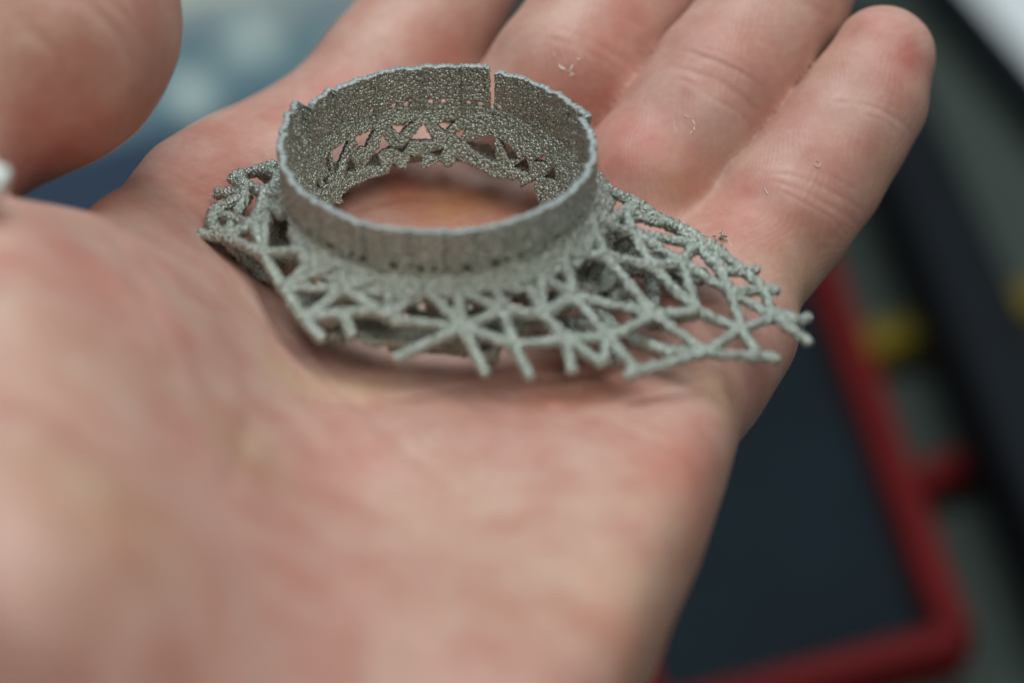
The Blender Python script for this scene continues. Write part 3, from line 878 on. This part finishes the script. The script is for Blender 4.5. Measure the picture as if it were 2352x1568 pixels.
# skirt behind the ring, the side turned away
back = []
for i in range(15):
    a = math.radians(38 + i * 7.2)
    r1 = 23.0 + rng.uniform(-.5, .5); r2 = 26.2 + rng.uniform(-1, 1)
    back.append((np.array([20.8 * math.cos(a), 20.8 * math.sin(a), zskin(20.8 * math.cos(a), 20.8 * math.sin(a))]),
                 np.array([r1 * math.cos(a + .1), r1 * math.sin(a + .1), zskin(r1 * math.cos(a), r1 * math.sin(a))]),
                 np.array([r2 * math.cos(a), r2 * math.sin(a), zskin(r2 * math.cos(a), r2 * math.sin(a)) - 1.5])))
for i in range(14):
    strut(back[i][0], back[i][1], .7, .7); strut(back[i][1], back[i + 1][0], .7, .7)
    strut(back[i][1], back[i][2] if i % 2 else back[i + 1][2], .7, .6)
# lower layer, joined to the upper by posts
def low(p, k=1.0):
    r = math.hypot(p[0], p[1]); f = (r - (3.4 + 0.10 * max(0, r - 24))) / r
    th_ = math.atan2(p[1], p[0]) + 0.07 * math.sin(r * 3.1)
    rr = max(19.5, r * f)
    return np.array([rr * math.cos(th_), rr * math.sin(th_), -9.6 + 0.05 * min(20, max(0, r - 25))])
LOW = {k: low(p) for k, p in P3.items() if k not in ends}
for j, e_ in enumerate(UP):
    a_, b_ = e_.split()
    if a_ in ends or b_ in ends or j % 3 == 1 or (P3[a_][0] < -14 and j % 3 == 2): continue
    if np.linalg.norm(LOW[a_] - LOW[b_]) < 1.2: continue
    if min(math.hypot(*P3[a_][:2]), math.hypot(*P3[b_][:2])) > 36.0: continue
    if P3[a_][0] < 14 and min(math.hypot(*P3[a_][:2]), math.hypot(*P3[b_][:2])) > 24.0: continue
    strut(LOW[a_], LOW[b_], 0.75, 0.75)
for j, k in enumerate(LOW):
    if j % 3 == 0: strut(P3[k], LOW[k], 0.65, 0.65)
# fused grains standing off the edges
gv, gf = [], []
ico = np.array([(1, 0, 0), (-1, 0, 0), (0, 1, 0), (0, -1, 0), (0, 0, 1), (0, 0, -1)], float)
icf = [(0, 2, 4), (2, 1, 4), (1, 3, 4), (3, 0, 4), (2, 0, 5), (1, 2, 5), (3, 1, 5), (0, 3, 5)]
def grain(p, r):
    o = len(gv)
    q = random.random() * 6
    c_, s_ = math.cos(q), math.sin(q)
    for v_ in ico:
        w_ = np.array([v_[0] * c_ - v_[1] * s_, v_[0] * s_ + v_[1] * c_, v_[2]]) * r * random.uniform(0.7, 1.25)
        gv.append(p + w_)
    for f_ in icf: gf.append((o + f_[0], o + f_[1], o + f_[2]))
for e_ in UP:
    a_, b_ = e_.split()
    A_, B_ = P3[a_], P3[b_]
    L_ = np.linalg.norm(A_ - B_)
    for _ in range(int(L_ * 5)):
        t_ = random.random(); v_ = rng.normal(size=3); v_ /= np.linalg.norm(v_)
        ax_ = (B_ - A_) / L_; v_ -= ax_ * (v_ @ ax_); v_ /= np.linalg.norm(v_) + 1e-6
        grain(A_ + (B_ - A_) * t_ + v_ * rad_of(A_) * 1.03, random.uniform(0.07, 0.18))
for _ in range(900):
    a = random.uniform(-math.pi, math.pi)
    if abs(wrap(a - slit_a)) < 0.05: continue
    zt_ = float(top_z(np.array([a]))[0]); r_ = float(Rw(np.array([a]), np.array([1.0]))[0]) + random.uniform(-.4, .4)
    grain(np.array([r_ * math.cos(a), r_ * math.sin(a), zt_ + random.uniform(-0.02, 0.1)]), random.uniform(0.06, 0.15))
gr = link("fused_grains", mesh_from("fused_grains", np.array(gv), np.array(gf), smooth=True), METAL, ring)
gr['kind'] = 'stuff'

# loose grain on the finger beside the skirt
p, nn = skin_at(*sd((1763, 587)))
if p is not None:
    gv, gf = [], []
    for k in range(9): grain(p + nn * (0.35 + 0.05 * k) + rng.normal(size=3) * 0.28, random.uniform(.2, .36))
    o = link("metal_crumb", mesh_from("metal_crumb", np.array(gv), np.array(gf)), METAL)
    tag(o, "tiny loose metal crumb on the little finger beside the lattice edge", "metal crumb")

# ------------------------------------------------------------------ background, out of focus
ZB = -235.0
FLOORM = plain("bench_grey", (0.048, 0.060, 0.052), 0.8, spec=0.2, var=0.12, scale=14)
me = mesh_from("bench_top", np.array([(-3000, -1500, ZB), (3000, -1500, ZB), (3000, 4000, ZB), (-3000, 4000, ZB)]), [(0, 1, 2, 3)], False)
tag(link("bench_top", me, FLOORM), kind='structure', label="dark grey green bench top below the hand")

def beam(pa, pb, width, height, z, rnd=2.0):
    """box lying on a level, between two photo pixels"""
    a = at_z(*pa, z)[:2]; b = at_z(*pb, z)[:2]
    t = (b - a) / np.linalg.norm(b - a); s = np.array([-t[1], t[0]])
    prof = []
    hw, hh = width / 2, height
    for cx, cz, a0 in ((hw - rnd, rnd, -90), (hw - rnd, hh - rnd, 0), (-hw + rnd, hh - rnd, 90), (-hw + rnd, rnd, 180)):
        for k in range(4):
            q = math.radians(a0 + 30 * k)
            prof.append((cx + rnd * math.cos(q), cz + rnd * math.sin(q)))
    Vv = []
    for c in (a, b):
        for x, zz in prof: Vv.append((c[0] + s[0] * x, c[1] + s[1] * x, z + zz))
    m_ = len(prof)
    me_ = bpy.data.meshes.new("beam")
    F = [(i, (i + 1) % m_, m_ + (i + 1) % m_, m_ + i) for i in range(m_)] + [tuple(range(m_))[::-1], tuple(range(m_, 2 * m_))]
    me_.from_pydata([tuple(np.array(v) * MM) for v in Vv], [], F)
    return me_
def slab(pix, z, th_):
    P = [at_z(u, v, z) for u, v in pix]; m_ = len(P)
    Vv = [tuple(p * MM) for p in P] + [tuple((p + np.array([0, 0, th_])) * MM) for p in P]
    me_ = bpy.data.meshes.new("slab")
    me_.from_pydata(Vv, [], [tuple(range(m_))[::-1], tuple(range(m_, 2 * m_))] + [(i, (i + 1) % m_, m_ + (i + 1) % m_, m_ + i) for i in range(m_)])
    me_.update()
    return me_
RED = plain("red_plastic", (0.115, 0.006, 0.007), 0.6, spec=0.15, var=0.1)
DARK = plain("dark_lining", (0.006, 0.012, 0.017), 0.7, spec=0.15, var=0.2, scale=20)
BLACK = plain("black_rubber", (0.004, 0.006, 0.009), 0.6, spec=0.2)
YEL = plain("yellow_paint", (0.17, 0.12, 0.010), 0.6, spec=0.2)
WHITE = plain("white_card", (0.75, 0.78, 0.80), 0.6, var=0.03)

tray = empty("red_tray", at_z(2190, 1500, ZB))
def adopt(o, root):
    o.parent = root
    o.matrix_parent_inverse = __import__('mathutils').Matrix.Translation(-root.location)
    return o
zt_ = ZB + 12
c1, c2, c3, c4 = (1815, 470), (2190, 1530), (1500, 1710), (1150, 620)
for pa, pb in ((c1, c2), (c2, c3), (c3, c4), (c4, c1)):
    adopt(link("rim", beam(pa, pb, 7.8, 11, zt_), RED), tray)
adopt(link("lining", slab([(1815, 480), (2180, 1515), (1500, 1680), (1160, 630)], ZB + 4, 8), DARK), tray)
tag(tray, "shallow dark tray with a bright red rim behind the hand", "tray")
o = link("red_bracket", beam((2090, 1150), (2420, 1010), 9, 8, ZB + 2), RED); tag(o, "short red bar between the red tray and the long black bar", "bar")
o = link("yellow_bar", beam((1880, 860), (2500, 690), 12, 8, ZB + 2), YEL); tag(o, "yellow bar crossing under the long black bar", "bar")
o = link("black_bar", beam((1960, 200), (2480, 1500), 20, 26, ZB + 16, 5), BLACK); tag(o, "long black bar running down beside the red tray", "bar")
o = link("black_edge_strip", beam((1995, -180), (2485, 420), 10, 12, ZB + 4), BLACK); tag(o, "thin black strip along the edge of the white card", "strip")
o = link("white_card", slab([(2070, -120), (2520, 420), (3200, 300), (2900, -300), (2150, -350)], ZB + 1, 2), WHITE); tag(o, "plain white card in the upper right corner beyond the black strip", "card")

# printed blue sheet seen between thumb and index finger
def print_mat():
    m, nt, b = new_mat("blue_print")
    L = nt.links.new
    at = N(nt, 'ShaderNodeAttribute', attribute_name="print")
    L(at.outputs['Color'], b.inputs['Base Color'])
    b.inputs['Roughness'].default_value = 0.55
    return m
PR = print_mat()
ng = 110
us = np.linspace(-400, 1100, ng); vs = np.linspace(-420, 700, ng)
Vv = np.array([at_z(u, v, ZB + 3) for u in us for v in vs])
I, J = np.meshgrid(np.arange(ng - 1), np.arange(ng - 1), indexing='ij'); I = I.ravel(); J = J.ravel()
Ff = np.stack([I * ng + J, I * ng + J + 1, (I + 1) * ng + J + 1, (I + 1) * ng + J], 1)
U_, V_ = np.meshgrid(us, vs, indexing='ij'); U_ = U_.ravel(); V_ = V_.ravel()
navy = np.array([0.016, 0.034, 0.070]); teal = np.array([0.12, 0.20, 0.235]); palec = np.array([0.52, 0.60, 0.56]); greyc = np.array([0.26, 0.30, 0.31]); cream = np.array([0.50, 0.53, 0.42])
def ss(a, b, x): t = np.clip((x - a) / (b - a), 0, 1); return (t * t * (3 - 2 * t))[:, None]
edge = V_ - (300 - 0.25 * (U_ - 350))
C = teal + (navy - teal) * ss(-25, 25, edge)
C = C + (greyc - C) * ss(20, -20, V_ - (70 - 0.10 * (U_ - 400)))
C = C + (cream - C) * ss(15, -15, V_ - (12 - 0.25 * (U_ - 400)))
for (u, v, r, s, cc) in [(430, 205, 42, 1.0, palec), (460, 250, 40, .6, palec), (590, 95, 42, 1.0, palec), (640, 70, 30, .6, cream * .8), (520, 120, 40, .5, palec), (470, 110, 34, .8, teal * .6), (600, 185, 45, .5, teal * .7),
                         (720, 80, 36, .6, teal * .65), (560, 30, 30, .5, palec), (780, 20, 40, .5, teal * .7), (250, 120, 50, .8, palec), (800, 120, 50, .6, palec)]:
    g = (s * np.exp(-(((U_ - u) ** 2 + (V_ - v) ** 2) / (r * r)) ** 1.5))[:, None]
    C = C * (1 - g) + cc * g
me = mesh_from("printed_sheet", Vv, Ff, False)
ca = me.color_attributes.new("print", 'FLOAT_COLOR', 'POINT')
ca.data.foreach_set('color', np.hstack([C, np.ones((len(C), 1))]).astype(np.float32).ravel())
o = link("printed_sheet", me, PR); tag(o, "blue and teal printed sheet with pale blotches between thumb and index finger", "printed sheet")
s_ = o.modifiers.new("thick", 'SOLIDIFY'); s_.thickness = 0.0008; s_.offset = -1

# white folded edge tucked between thumb and palm, at the left border
A_ = CAM + ray(-260, 300) * (Z0 - 46); B_ = CAM + ray(8, 440) * (Z0 - 46)
Vv, Ff = tube(A_, B_, 2.6, 2.2, 0, 0)
o = link("white_cloth", mesh_from("white_cloth", Vv, Ff), plain("white_cotton", (0.72, 0.76, 0.74), 0.8, var=0.04)); tag(o, "small white folded cloth edge between thumb and palm at the left", "cloth")
